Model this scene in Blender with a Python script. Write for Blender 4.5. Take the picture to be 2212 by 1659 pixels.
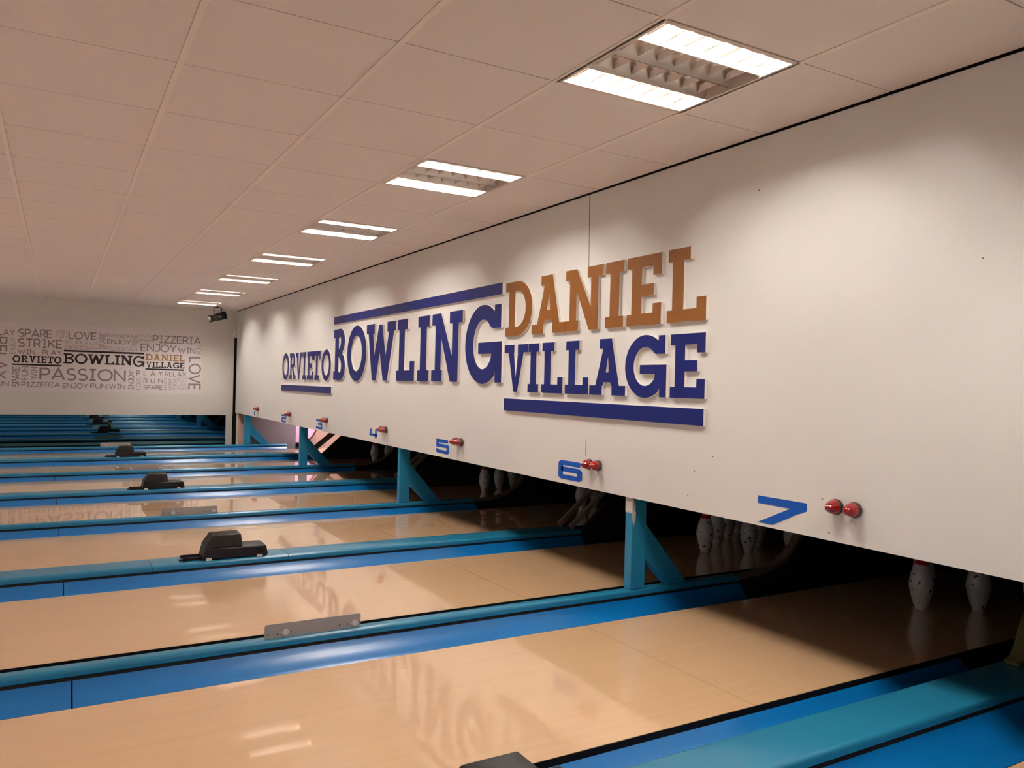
import bpy, bmesh, math, random
from mathutils import Vector, Matrix
from mathutils.geometry import tessellate_polygon
random.seed(7)
for o in list(bpy.data.objects): bpy.data.objects.remove(o, do_unlink=True)
SC = bpy.context.scene
COL = SC.collection
PI = math.pi

# ------------------------------------------------------------------ camera
# world: x towards the pins, y along the front wall to the far left wall, z up, z=0 at lane level
YAW, PITCH, ROLL, FPX = math.radians(60.187), math.radians(0.125), math.radians(1.428), 1711.17
CAM = Vector((-2.625, -1.843, 1.123))
fw = Vector((math.cos(PITCH)*math.cos(YAW), math.cos(PITCH)*math.sin(YAW), math.sin(PITCH)))
rt = fw.cross(Vector((0, 0, 1))).normalized(); up = rt.cross(fw)
r2 = math.cos(ROLL)*rt + math.sin(ROLL)*up; u2 = -math.sin(ROLL)*rt + math.cos(ROLL)*up
cd = bpy.data.cameras.new('camera'); cam = bpy.data.objects.new('camera', cd); COL.objects.link(cam)
cam.matrix_world = Matrix(((r2.x, u2.x, -fw.x, CAM.x), (r2.y, u2.y, -fw.y, CAM.y), (r2.z, u2.z, -fw.z, CAM.z), (0, 0, 0, 1)))
cd.sensor_width = 36; cd.lens = FPX/2212*36; cd.clip_start = 0.02; cd.clip_end = 60
SC.camera = cam
# ------------------------------------------------------------------ world and exposure
w = bpy.data.worlds.new('world'); SC.world = w; w.use_nodes = True
w.node_tree.nodes['Background'].inputs[0].default_value = (1.0, 0.93, 0.87, 1)
w.node_tree.nodes['Background'].inputs[1].default_value = 0.22
SC.view_settings.view_transform = 'Standard'; SC.view_settings.look = 'None'
SC.view_settings.gamma = 1; SC.view_settings.use_curve_mapping = False
SC.view_settings.exposure = 0.62
TUBE_L = 248.0          # glow of the lit tubes in the ceiling fixtures
TUBE_C = (1.0, 0.955, 0.90)

# ------------------------------------------------------------------ helpers
def lin(c):
    return tuple(((v/255)/12.92 if v/255 <= .04045 else ((v/255+.055)/1.055)**2.4) for v in c)
def mat(name, c, rough=.5, metal=0., coat=0., coat_rough=.05, spec=.5, emit=None, es=0):
    m = bpy.data.materials.new(name); m.use_nodes = True
    b = m.node_tree.nodes['Principled BSDF']
    b.inputs['Base Color'].default_value = (*lin(c), 1)
    b.inputs['Roughness'].default_value = rough; b.inputs['Metallic'].default_value = metal
    b.inputs['Coat Weight'].default_value = coat; b.inputs['Coat Roughness'].default_value = coat_rough
    b.inputs['Specular IOR Level'].default_value = spec
    if emit: b.inputs['Emission Color'].default_value = (*emit, 1); b.inputs['Emission Strength'].default_value = es
    return m
class NT:
    def __init__(s, m): s.t = m.node_tree; s.b = s.t.nodes['Principled BSDF']
    def n(s, typ, **k):
        x = s.t.nodes.new(typ)
        for a, v in k.items(): setattr(x, a, v)
        return x
    def l(s, a, b): s.t.links.new(a, b)
    def math(s, op, a, b=None):
        x = s.n('ShaderNodeMath', operation=op)
        for i, v in enumerate((a, b)):
            if v is None: continue
            if isinstance(v, (int, float)): x.inputs[i].default_value = v
            else: s.l(v, x.inputs[i])
        return x.outputs[0]
def vary(m, scale, amt, stretch=(1, 1, 1), bump=0., detail=4):
    """soft colour variation and a little bump from noise in object space"""
    t = NT(m); tc = t.n('ShaderNodeTexCoord'); mp = t.n('ShaderNodeMapping'); mp.inputs['Scale'].default_value = stretch
    nz = t.n('ShaderNodeTexNoise'); nz.inputs['Scale'].default_value = scale; nz.inputs['Detail'].default_value = detail
    t.l(tc.outputs['Object'], mp.inputs[0]); t.l(mp.outputs[0], nz.inputs['Vector'])
    mx = t.n('ShaderNodeMix', data_type='RGBA', blend_type='MULTIPLY'); mx.inputs[0].default_value = 1
    c = t.b.inputs['Base Color'].default_value[:]
    rp = t.n('ShaderNodeMapRange'); rp.inputs['To Min'].default_value = 1-amt; rp.inputs['To Max'].default_value = 1+amt*.5
    t.l(nz.outputs[0], rp.inputs[0]); mx.inputs[6].default_value = c; t.l(rp.outputs[0], mx.inputs[7]); t.l(mx.outputs[2], t.b.inputs['Base Color'])
    if bump:
        bp = t.n('ShaderNodeBump'); bp.inputs['Strength'].default_value = bump; bp.inputs['Distance'].default_value = .002
        t.l(nz.outputs[0], bp.inputs['Height']); t.l(bp.outputs[0], t.b.inputs['Normal'])
    return m

class MB:
    """collects shapes into one mesh; each face carries a material slot index"""
    def __init__(s): s.v = []; s.f = []; s.mi = []; s.sm = []
    def add(s, v, f, mi=0, sm=False):
        k = len(s.v); s.v += [tuple(x) for x in v]
        for q in f: s.f.append(tuple(i+k for i in q)); s.mi.append(mi); s.sm.append(sm)
    def box(s, a, b, mi=0):
        x0, y0, z0 = a; x1, y1, z1 = b
        v = [(x0, y0, z0), (x1, y0, z0), (x1, y1, z0), (x0, y1, z0), (x0, y0, z1), (x1, y0, z1), (x1, y1, z1), (x0, y1, z1)]
        s.add(v, [(0, 3, 2, 1), (4, 5, 6, 7), (0, 1, 5, 4), (1, 2, 6, 5), (2, 3, 7, 6), (3, 0, 4, 7)], mi)
    def prism(s, pts, fn, d0, d1, mi=0, holes=(), smooth=False, sides=True, mi_side=None):
        """polygon pts (2D) with holes, mapped by fn(u,v,d) and extruded from d0 to d1"""
        loops = [list(pts)]+[list(h) for h in holes]
        tris = tessellate_polygon([[Vector((p[0], p[1], 0)) for p in L] for L in loops])
        flat = [p for L in loops for p in L]; n = len(flat)
        v = [fn(p[0], p[1], d0) for p in flat]+[fn(p[0], p[1], d1) for p in flat]
        s.add(v, [tuple(t) for t in tris]+[tuple(i+n for i in reversed(t)) for t in tris], mi)
        if sides:
            f = []; k = 0
            for L in loops:
                m = len(L)
                f += [(k+i, k+(i+1) % m, k+(i+1) % m+n, k+i+n) for i in range(m)]; k += m
            s.add(v, f, mi if mi_side is None else mi_side, smooth)
    def sweep(s, prof, x0, x1, mi=0, smooth=True, closed=False):
        """profile of (y,z) points drawn along x"""
        n = len(prof); v = [(x0, y, z) for y, z in prof]+[(x1, y, z) for y, z in prof]
        m = n if closed else n-1
        s.add(v, [(i, (i+1) % n, (i+1) % n+n, i+n) for i in range(m)], mi, smooth)
        if closed: s.add(v, [tuple(range(n)), tuple(range(2*n-1, n-1, -1))], mi)
    def lathe(s, prof, seg=32, fn=lambda r, h, a: (r*math.cos(a), r*math.sin(a), h), mi=0, smooth=True, caps=True):
        v = []; f = []; n = len(prof)
        for k in range(seg):
            a = 2*PI*k/seg
            v += [fn(r, h, a) for r, h in prof]
        for k in range(seg):
            for i in range(n-1):
                a = k*n+i; b = ((k+1) % seg)*n+i
                f.append((a, b, b+1, a+1))
        s.add(v, f, mi, smooth)
        if not caps: return
        s.add([v[k*n] for k in range(seg)], [tuple(range(seg-1, -1, -1))], mi)
        s.add([v[k*n+n-1] for k in range(seg)], [tuple(range(seg))], mi)
    def tube(s, pts, r, seg=8, mi=0):
        pts = [Vector(p) for p in pts]; rings = []
        for i, p in enumerate(pts):
            t = (pts[min(i+1, len(pts)-1)]-pts[max(i-1, 0)]).normalized()
            a = t.cross(Vector((0, 0, 1)))
            if a.length < 1e-3: a = t.cross(Vector((0, 1, 0)))
            a.normalize(); b = t.cross(a)
            rings.append([p+r*(math.cos(2*PI*k/seg)*a+math.sin(2*PI*k/seg)*b) for k in range(seg)])
        v = [q for R in rings for q in R]; f = []
        for i in range(len(pts)-1):
            for k in range(seg): f.append((i*seg+k, i*seg+(k+1) % seg, (i+1)*seg+(k+1) % seg, (i+1)*seg+k))
        f += [tuple(range(seg)), tuple(range((len(pts)-1)*seg, len(pts)*seg))]
        s.add(v, f, mi, True)
    def build(s, name, mats, parent=None, loc=(0, 0, 0), bevel=0, seg=2):
        if not isinstance(mats, (list, tuple)): mats = [mats]
        me = bpy.data.meshes.new(name)
        me.from_pydata([(x-loc[0], y-loc[1], z-loc[2]) for x, y, z in s.v], [], s.f)
        for m in mats: me.materials.append(m)
        for p, i, q in zip(me.polygons, s.mi, s.sm): p.material_index = i; p.use_smooth = q
        bm = bmesh.new(); bm.from_mesh(me)
        bmesh.ops.remove_doubles(bm, verts=bm.verts, dist=1e-5)
        bmesh.ops.recalc_face_normals(bm, faces=bm.faces)
        bm.to_mesh(me); bm.free()
        me.set_sharp_from_angle(angle=math.radians(38))
        o = bpy.data.objects.new(name, me); COL.objects.link(o)
        if parent is not None: o.parent = parent
        o.location = loc
        if bevel:
            b = o.modifiers.new('bevel', 'BEVEL'); b.width = bevel; b.segments = seg; b.limit_method = 'ANGLE'; b.angle_limit = math.radians(35)
        return o
LANE = []     # top-level objects laid out in the lanes' own frame (turned a little against the front wall)
def tag(o, label=None, cat=None, group=None, kind=None):
    if label: o['label'] = label
    if cat: o['category'] = cat
    if group: o['group'] = group
    if kind: o['kind'] = kind
    return o
def thing(name, label, cat, loc=(0, 0, 0), group=None):
    o = bpy.data.objects.new(name, None); COL.objects.link(o); o.location = loc; o.empty_display_size = .1
    return tag(o, label, cat, group)
def copy_tree(o, parent=None):
    c = o.copy(); COL.objects.link(c); c.parent = parent
    for ch in list(o.children): copy_tree(ch, c)
    return c
def arc(cx, cy, rx, ry, a0, a1, n=16):
    return [(cx+rx*math.cos(math.radians(a0+(a1-a0)*i/n)), cy+ry*math.sin(math.radians(a0+(a1-a0)*i/n))) for i in range(n+1)]
def ribbon(pts, t, closed=False):
    """outline(s) of a polyline of half width t, mitred"""
    n = len(pts); L = []; R = []
    for i in range(n):
        p = Vector(pts[i]); a = Vector(pts[i-1]) if (i or closed) else None; b = Vector(pts[(i+1) % n]) if (i < n-1 or closed) else None
        d1 = (p-a).normalized() if a is not None else None; d2 = (b-p).normalized() if b is not None else None
        if d1 is None: d1 = d2
        if d2 is None: d2 = d1
        n1 = Vector((-d1.y, d1.x)); n2 = Vector((-d2.y, d2.x)); m = (n1+n2)
        if m.length < 1e-4: m = n1
        m.normalize(); k = t/max(.42, m.dot(n1))
        L.append(tuple(p+m*k)); R.append(tuple(p-m*k))
    return L, R

# ------------------------------------------------------------------ materials
M = {}
M['wall'] = vary(mat('white_wall_paint', (221, 217, 211), .55), 3, .03, bump=.05)
M['wall_far'] = vary(mat('far_wall_paint', (226, 219, 211), .6), 2, .03)
M['tile'] = vary(mat('ceiling_tile', (234, 223, 215), .9), 220, .05, bump=.12)
M['tbar'] = mat('ceiling_bar', (240, 228, 216), .6)
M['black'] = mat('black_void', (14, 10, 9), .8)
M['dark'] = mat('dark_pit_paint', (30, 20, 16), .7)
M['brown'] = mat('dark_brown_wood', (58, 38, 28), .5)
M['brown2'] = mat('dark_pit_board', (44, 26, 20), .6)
M['edge'] = mat('black_lane_edge', (10, 5, 4), .7, spec=.2)
M['cap'] = vary(mat('teal_divider_plastic', (36, 124, 158), .28, coat=.3, coat_rough=.12), 30, .06)
M['gutter'] = vary(mat('blue_gutter_plastic', (8, 114, 182), .3, coat=.35, coat_rough=.2), 14, .08, (.3, 1, 1))
M['darkteal'] = mat('dark_teal_paint', (14, 84, 96), .4)
M['post'] = vary(mat('teal_post_paint', (36, 128, 164), .35), 18, .08)
M['chip'] = vary(mat('bare_chipped_paint', (205, 196, 188), .6), 60, .25)
M['steel'] = mat('brushed_steel', (176, 166, 156), .42, .3)
M['disc'] = mat('pale_reflector', (216, 205, 200), .35)
M['hole'] = mat('dark_hole', (30, 20, 18), .7)
M['plastic'] = mat('black_plastic', (18, 14, 13), .5, spec=.3)
M['plastic2'] = mat('dark_brown_plastic', (26, 20, 18), .5, spec=.3)
M['foot'] = mat('beige_foot', (214, 205, 186), .5)
M['navy'] = vary(mat('navy_letter_face', (13, 25, 94), .4, spec=.3), 4, .05)
M['gold'] = vary(mat('gold_letter_face', (136, 84, 32), .4, .1), 4, .05)
M['acrylic'] = mat('white_letter_side', (236, 228, 218), .3)
M['blue'] = mat('blue_number_vinyl', (2, 78, 172), .5, spec=.3)
M['red'] = mat('red_lamp_lens', (140, 6, 9), .12, coat=.6)
M['lampbase'] = mat('brown_lamp_base', (52, 34, 28), .4)
M['pinred'] = mat('red_pin_stripe', (196, 24, 32), .3)
M['rail'] = vary(mat('worn_grey_wood', (128, 112, 96), .6), 25, .2)
M['kick'] = vary(mat('kickback_edge_strip', (112, 92, 80), .5), 20, .15)
M['olive'] = mat('olive_edge_strip', (92, 84, 48), .5)
M['greypanel'] = mat('grey_kickback_panel', (128, 118, 124), .28)
M['pink'] = mat('pale_pink_wheel', (232, 190, 214), .4)
M['peach'] = mat('peach_pit_wall', (226, 186, 166), .6)
M['rim'] = mat('maroon_wheel_rim', (88, 30, 48), .5)
M['poster'] = mat('poster_sheet', (232, 222, 222), .45)
M['pgrey'] = mat('poster_grey_print', (148, 132, 129), .5)
M['pfaint'] = mat('poster_faint_print', (184, 170, 167), .5)
M['pblack'] = mat('poster_black_print', (20, 12, 16), .5)
M['pgold'] = mat('poster_gold_print', (168, 122, 70), .5)
M['rimwhite'] = mat('fixture_frame', (216, 200, 186), .45)
M['alu'] = mat('louvre_aluminium', (222, 214, 206), .3, .9)
M['tube'] = mat('lit_tube', (255, 250, 244), .4, emit=TUBE_C, es=TUBE_L)
M['deadtube'] = mat('unlit_tube', (225, 220, 214), .3)
M['spot'] = mat('spotlight_black', (8, 6, 6), .6, spec=.2)
M['lens'] = mat('spotlight_lens', (120, 112, 104), .15)
M['mirror'] = mat('mirror_glass', (146, 172, 178), .015, 1.0)
M['chrome'] = mat('pale_wire', (190, 180, 168), .3, .8)

def wood():
    m = mat('maple_lane', (226, 185, 142), .2, coat=1, coat_rough=.035)
    t = NT(m); tc = t.n('ShaderNodeTexCoord'); sp = t.n('ShaderNodeSeparateXYZ'); t.l(tc.outputs['Object'], sp.inputs[0])
    mp = t.n('ShaderNodeMapping'); mp.inputs['Scale'].default_value = (.7, 34, 1); t.l(tc.outputs['Object'], mp.inputs[0])
    nz = t.n('ShaderNodeTexNoise'); nz.inputs['Scale'].default_value = 2.2; nz.inputs['Detail'].default_value = 6; t.l(mp.outputs[0], nz.inputs['Vector'])
    cell = t.math('FLOOR', t.math('MULTIPLY', sp.outputs[1], 1/.0265))
    wn = t.n('ShaderNodeTexWhiteNoise', noise_dimensions='1D'); t.l(cell, wn.inputs['W'])
    v = t.math('ADD', t.math('MULTIPLY', nz.outputs[0], .09), t.math('MULTIPLY', wn.outputs[0], .03))
    v = t.math('ADD', v, .93)
    joint = t.math('LESS_THAN', t.math('ABSOLUTE', t.math('ADD', sp.outputs[0], .43)), .0014)
    v = t.math('MULTIPLY', v, t.math('SUBTRACT', 1, t.math('MULTIPLY', joint, .45)))
    vo = t.n('ShaderNodeTexVoronoi'); vo.inputs['Scale'].default_value = 3.1; mp2 = t.n('ShaderNodeMapping'); mp2.inputs['Scale'].default_value = (1, 1.6, 1)
    t.l(tc.outputs['Object'], mp2.inputs[0]); t.l(mp2.outputs[0], vo.inputs['Vector'])
    dot = t.math('LESS_THAN', vo.outputs['Distance'], .014)
    v = t.math('MULTIPLY', v, t.math('SUBTRACT', 1, t.math('MULTIPLY', dot, .45)))
    mx = t.n('ShaderNodeMix', data_type='RGBA', blend_type='MULTIPLY'); mx.inputs[0].default_value = 1
    mx.inputs[6].default_value = (*lin((226, 185, 142)), 1); t.l(v, mx.inputs[7]); t.l(mx.outputs[2], t.b.inputs['Base Color'])
    return m
M['wood'] = wood()
def pinmat():
    m = mat('scuffed_white_pin', (214, 208, 206), .3, coat=.3)
    t = NT(m); tc = t.n('ShaderNodeTexCoord'); oi = t.n('ShaderNodeObjectInfo')
    ad = t.n('ShaderNodeVectorMath', operation='ADD'); sc = t.n('ShaderNodeVectorMath', operation='SCALE'); sc.inputs[0].default_value = (13, 7, 19)
    t.l(oi.outputs['Random'], sc.inputs['Scale']); t.l(tc.outputs['Object'], ad.inputs[0]); t.l(sc.outputs[0], ad.inputs[1])
    nz = t.n('ShaderNodeTexNoise'); nz.inputs['Scale'].default_value = 34; nz.inputs['Detail'].default_value = 3; t.l(ad.outputs[0], nz.inputs['Vector'])
    k = t.math('GREATER_THAN', nz.outputs[0], .645)
    mx = t.n('ShaderNodeMix', data_type='RGBA'); mx.inputs[6].default_value = (*lin((214, 208, 206)), 1); mx.inputs[7].default_value = (*lin((40, 36, 38)), 1)
    t.l(k, mx.inputs[0]); t.l(mx.outputs[2], t.b.inputs['Base Color'])
    return m
M['pin'] = pinmat()

# ------------------------------------------------------------------ room shell
S = .599; XF = -1.0757; H0 = 2.236; HS = .00336
YL = 12.3                     # far left wall
ZB = .55                      # lower edge of the front wall
XR = -9.0; YR = -4.2
def zc(y): return H0+HS*y
FIX = [(0, 3*k) for k in range(7)]      # (column, row) of tiles that hold a light
FIX2 = [(0, -3)]+[(c, 3*k) for c in (-8, -12) for k in range(-2, 7)]  # unseen lights added for fill, one in the row and two rows behind
def ceiling():
    mb = MB(); g = .0022; bw = .012
    cols = [XF+S*i for i in range(-13, 2)]+[0.0]
    jmin, jmax = -7, 21
    for ci in range(len(cols)-1):
        xa, xb = cols[ci]+bw, cols[ci+1]-(bw if ci < len(cols)-2 else 0)
        for j in range(jmin, jmax):
            if (ci-13, j) in FIX+FIX2: continue
            y0, y1 = S*j+g, min(S*(j+1), YL)-g
            mb.add([(xa, y0, zc(y0)), (xb, y0, zc(y0)), (xb, y1, zc(y1)), (xa, y1, zc(y1))], [(0, 1, 2, 3)], 0)
            # shallow turned-up edges of the tile
            mb.add([(xa, y0, zc(y0)), (xb, y0, zc(y0)), (xb, y0, zc(y0)+.015), (xa, y0, zc(y0)+.015)], [(0, 1, 2, 3)], 0)
            mb.add([(xa, y1, zc(y1)), (xb, y1, zc(y1)), (xb, y1, zc(y1)+.015), (xa, y1, zc(y1)+.015)], [(0, 1, 2, 3)], 0)
    ya, yb = S*jmin, YL
    for x in cols[1:-1]:
        a, b = x-bw+.001, x+bw-.001
        za, zb = zc(ya)-.003, zc(yb)-.003
        mb.add([(a, ya, za), (b, ya, za), (b, yb, zb), (a, yb, zb), (a, ya, za+.02), (b, ya, za+.02), (b, yb, zb+.02), (a, yb, zb+.02)],
               [(0, 1, 2, 3), (0, 3, 7, 4), (1, 2, 6, 5)], 1)
    z0, z1 = zc(ya)+.12, zc(yb)+.12
    mb.add([(XR-.5, ya, z0), (.3, ya, z0), (.3, yb+.2, z1), (XR-.5, yb+.2, z1)], [(0, 1, 2, 3)], 2)
    mb.add([(.03, ya, z0-.5), (.03, yb, z1-.5), (.03, yb, z1+.02), (.03, ya, z0+.02)], [(0, 1, 2, 3)], 2)  # black strip added to stop light leaking through the gap above the wall
    return tag(mb.build('ceiling', [M['tile'], M['tbar'], M['black']]), kind='structure')
ceiling()

def front_wall():
    mb = MB(); y0, y1, t, g = YR, 12.17, .012, .012
    f = lambda y, z, d: (d, y, z)
    mb.prism([(y0, ZB), (y1, ZB), (y1, zc(y1)-g), (y0, zc(y0)-g)], f, 0, t)
    o = tag(mb.build('wall_front', M['wall']), kind='structure')
    j = MB()                                                     # joint between two boards, only its top shows
    pts = [(1.894, zc(1.9)-.01), (1.889, 2.0), (1.886, 1.815)]
    L, R = ribbon(pts, .0022); j.prism(L+R[::-1], f, -.0006, 0)
    pts = [(1.8745, .83), (1.874, .80), (1.873, .73)]
    L, R = ribbon(pts, .0012); j.prism(L+R[::-1], f, -.0006, 0)
    j.build('panel_joint', M['hole'], o)
    s = MB()                                                     # nail marks and specks
    for y, z in ((.255, .708), (.22, .58), (-.64, .735), (.62, 2.0), (.98, .74), (-.35, 1.58), (.86, .82), (1.02, .62), (-.5, .83)):
        pts = arc(y, z, .004, .003, 0, 330, 7); s.prism(pts, f, -.0006, 0)
    s.build('nail_mark', M['kick'], o)
front_wall()
# far left wall above the mirrors, with the white posts at its right end
mb = MB(); mb.box((XR, YL, .50), (-.02, YL+.08, zc(YL))); tag(mb.build('wall_left', M['wall_far']), kind='structure')
mb = MB(); mb.box((-.127, YL-.01, -.12), (-.025, YL+.09, .50)); tag(mb.build('trim_1', M['wall_far']), kind='structure')
mb = MB(); mb.box((.001, 12.05, -.12), (.10, 12.065, ZB)); tag(mb.build('trim_2', M['wall_far']), kind='structure')
mb = MB(); mb.box((-.03, 12.17, 1.82), (.018, YL, zc(YL)-.01)); tag(mb.build('trim_3', M['wall_far']), kind='structure')
mb = MB(); mb.box((-.15, YL+.10, -.12), (.4, YL+.12, 2.2)); mb.box((.02, 12.07, .0), (.03, 12.165, 1.84)); tag(mb.build('trim_4', M['black']), kind='structure')  # black boxes added to block light in the corner gap
mb = MB(); mb.box((XR, YL+.014, -.12), (-.128, YL+.09, .499)); tag(mb.build('baseboard_left', M['black']), kind='structure')  # black backing added behind the mirrors so no light shows at the seam
# floor below the lanes, pit shell added behind the front wall to keep light out
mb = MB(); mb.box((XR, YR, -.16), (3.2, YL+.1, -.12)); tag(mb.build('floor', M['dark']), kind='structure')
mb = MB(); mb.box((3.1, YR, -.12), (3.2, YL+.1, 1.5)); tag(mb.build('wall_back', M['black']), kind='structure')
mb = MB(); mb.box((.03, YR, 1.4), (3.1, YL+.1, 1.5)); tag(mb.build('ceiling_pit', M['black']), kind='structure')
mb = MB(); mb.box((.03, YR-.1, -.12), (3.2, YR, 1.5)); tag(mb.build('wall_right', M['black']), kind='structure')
mb = MB(); mb.box((.03, 12.0, -.12), (3.1, 12.06, .8)); mb.box((.03, 12.0, .8), (3.1, 12.06, 1.4), 1); tag(mb.build('wall_left_pit', [M['peach'], M['black']]), kind='structure')  # upper part coloured black to dim its reflection in the lanes
# mirrors
mb = MB(); mb.box((-1.908, YL+.005, -.1), (-.127, YL+.012, .50))
tag(mb.build('mirror', M['mirror']), 'strip of mirror under the far wall, right panel beside the white post', 'mirror', 'mirror panels under the far wall')
mb = MB(); mb.box((-7.5, YL+.004, -.1), (-1.912, YL+.011, .50))
o = tag(mb.build('mirror', M['mirror'], loc=(-1.91, YL, .2)), 'long strip of mirror under the far wall, panel left of the seam', 'mirror', 'mirror panels under the far wall')
o.rotation_euler = (math.radians(-.25), 0, math.radians(.12))
mb = MB(); mb.box((-7.5, 11.52, -.118), (.1, YL-.14, .01)); LANE.append(tag(mb.build('filler_board', M['darkteal'], bevel=.004), 'dark teal board between the farthest divider rail and the mirrors', 'board'))
# white trunking box in the corner
mb = MB(); mb.box((-.062, 12.19, 1.825), (-.004, YL-.002, 1.955)); tag(mb.build('junction_box', M['acrylic'], bevel=.006), 'small white box on the corner between far wall and front wall', 'box')

# ------------------------------------------------------------------ lanes, gutters, dividers (lane frame)
FAR = {1: 11.208, 2: 9.376, 3: 7.817, 4: 6.041, 5: 4.501, 6: 2.791, 7: 1.226, 8: -.510}
LW = 1.052
NEAR = {k: v-LW for k, v in FAR.items()}
DIV = {0: 11.460}
for k in range(1, 8): DIV[k] = (NEAR[k]+FAR[k+1])/2
HALF = {k: (.105 if k % 2 else .033) for k in range(8)}
X0, XC, XE = -9.0, .83, 2.35
lane_pos = {1: 'the farthest lane, beside the mirrors', 8: 'the corner of a lane cut off at the bottom right of the photo'}
for k in range(1, 9):
    if k == 8: lb = 'pale maple bowling lane cut off at the lower right corner, beyond the nearest blue gutter'
    else: lb = 'glossy maple bowling lane that runs under the blue number %d on the wall' % k
    t = thing('bowling_lane', lb, 'bowling lane', (0, (FAR[k]+NEAR[k])/2, 0), 'bowling lanes side by side'); LANE.append(t)
    yc = t.location.y
    mb = MB(); mb.box((X0, -LW/2+.004, -.1), (XE, LW/2-.004, 0)); mb.build('lane_surface', M['wood'], t)
    for s in (-1, 1):
        mb = MB(); mb.box((X0, s*(LW/2-.004) if s > 0 else -LW/2, -.11), (XE, LW/2 if s > 0 else -LW/2+.004, -.0008)); mb.build('edge_strip', M['edge'], t)

def gutter(k, side, edge, dv):
    """k lane number, side 'far' or 'near'; edge = lane edge y, dv = divider index (its cap lies beyond)"""
    s = 1 if side == 'far' else -1
    c = (DIV[dv]-s*(HALF[dv]+.0005)) if dv in DIV else edge+s*.235
    wd = abs(c-edge)-.003
    prof = [(0, -.022), (.03, -.027), (.10, -.045), (.20, -.060), (.33, -.069), (.47, -.071), (.62, -.063), (.76, -.043), (.87, -.020), (.95, .000), (1, .018)]
    lab = 'blue plastic gutter along the %s edge of the lane under number %d' % (side, k) if k < 8 else 'blue gutter at the lower right corner, nearest the camera'
    t = thing('gutter', lab, 'gutter', (0, edge, 0), 'blue gutters'); LANE.append(t)
    P = [(s*(.003+wd*u), z) for u, z in prof]; Q = [(y+s*.0, z-.006) for y, z in P]
    for a, b in ((X0, -2.5425), (-2.5375, XC)):
        mb = MB(); mb.sweep(P+Q[::-1], a, b, closed=True); o = mb.build('gutter_section', M['gutter'], t)
for k in range(1, 9):
    gutter(k, 'far', FAR[k], k-1)
    if k < 8: gutter(k, 'near', NEAR[k], k)
def cap_profile(h):
    r = .016; top = .063
    P = [(-h+.004, .030), (-h, .033), (-h, top-r)]
    P += [(y, z) for y, z in arc(-h+r, top-r, r, r, 180, 90, 6)][1:]
    P += [(y, z) for y, z in arc(h-r, top-r, r, r, 90, 0, 6)]
    P += [(h, .033), (h-.004, .030)]
    return P
dname = {0: 'narrow teal divider rail along the foot of the mirrors, past the farthest lane',
         7: 'wide teal divider at the bottom right, nearest the camera'}
for k in range(8):
    wide = k % 2
    lb = dname.get(k) or '%s teal divider rail between the lanes under numbers %d and %d' % ('wide' if wide else 'narrow', k, k+1)
    t = thing('lane_divider', lb, 'lane divider', (0, DIV[k], 0), 'teal lane dividers'); LANE.append(t)
    h = HALF[k]; P = cap_profile(h)
    cuts = [(X0, -2.1115), (-2.1085, -1.3515), (-1.3485, XC)] if wide else [(X0, XC)]
    for a, b in cuts:
        mb = MB(); mb.sweep(P, a, b, closed=True); mb.build('divider_cap', M['cap'], t)
    mb = MB(); mb.box((X0, -h+.006, -.12), (XC-.01, h-.006, .032)); mb.build('divider_core', M['hole'], t)  # dark core colour stands in for the shadow line under the cap
# kickbacks that stand behind the ends of the rails, their front edge a curved strip
def kick_curve(): return [(.84, .045), (.98, .052), (1.08, .066), (1.17, .092), (1.25, .135), (1.31, .19), (1.355, .25), (1.39, .33), (1.41, .42), (1.42, .56), (1.425, .9)]
kl = {2: 'dark kickback plate with a curved front edge behind the post between numbers 2 and 3', 4: 'dark kickback plate with a curved front edge behind the post between numbers 4 and 5',
      6: 'dark kickback plate with a curved front edge behind the post between numbers 6 and 7'}
for k in (2, 4, 6):
    t = thing('kickback_plate', kl[k], 'kickback', (0, DIV[k], 0), 'kickback plates behind the front wall'); LANE.append(t)
    C = kick_curve(); f = lambda x, z, d: (x, d, z)
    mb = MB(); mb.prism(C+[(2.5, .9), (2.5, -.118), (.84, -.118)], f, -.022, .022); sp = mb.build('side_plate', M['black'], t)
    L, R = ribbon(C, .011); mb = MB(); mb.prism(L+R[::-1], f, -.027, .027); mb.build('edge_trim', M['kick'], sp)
t = thing('kickback_plate', 'dark plate with a curved olive edge rising from the nearest wide divider, rightmost', 'kickback', (0, -.12, 0), 'kickback plates behind the front wall'); LANE.append(t)
C = [(x+.19, z) for x, z in [(.49, .0640), (.53, .075), (.56, .11), (.595, .185), (.63, .235), (.67, .285), (.71, .36), (.73, .45), (.74, .8)]]
mb = MB(); mb.prism(C+[(2.5, .8), (2.5, .064)], lambda x, z, d: (x, d, z), -.022, .022); sp = mb.build('side_plate', M['black'], t)
L, R = ribbon([(x, z+.008) for x, z in C], .007); mb = MB(); mb.prism(L+R[::-1], lambda x, z, d: (x, d, z), -.027, .027); mb.build('edge_trim', M['olive'], sp)
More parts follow.
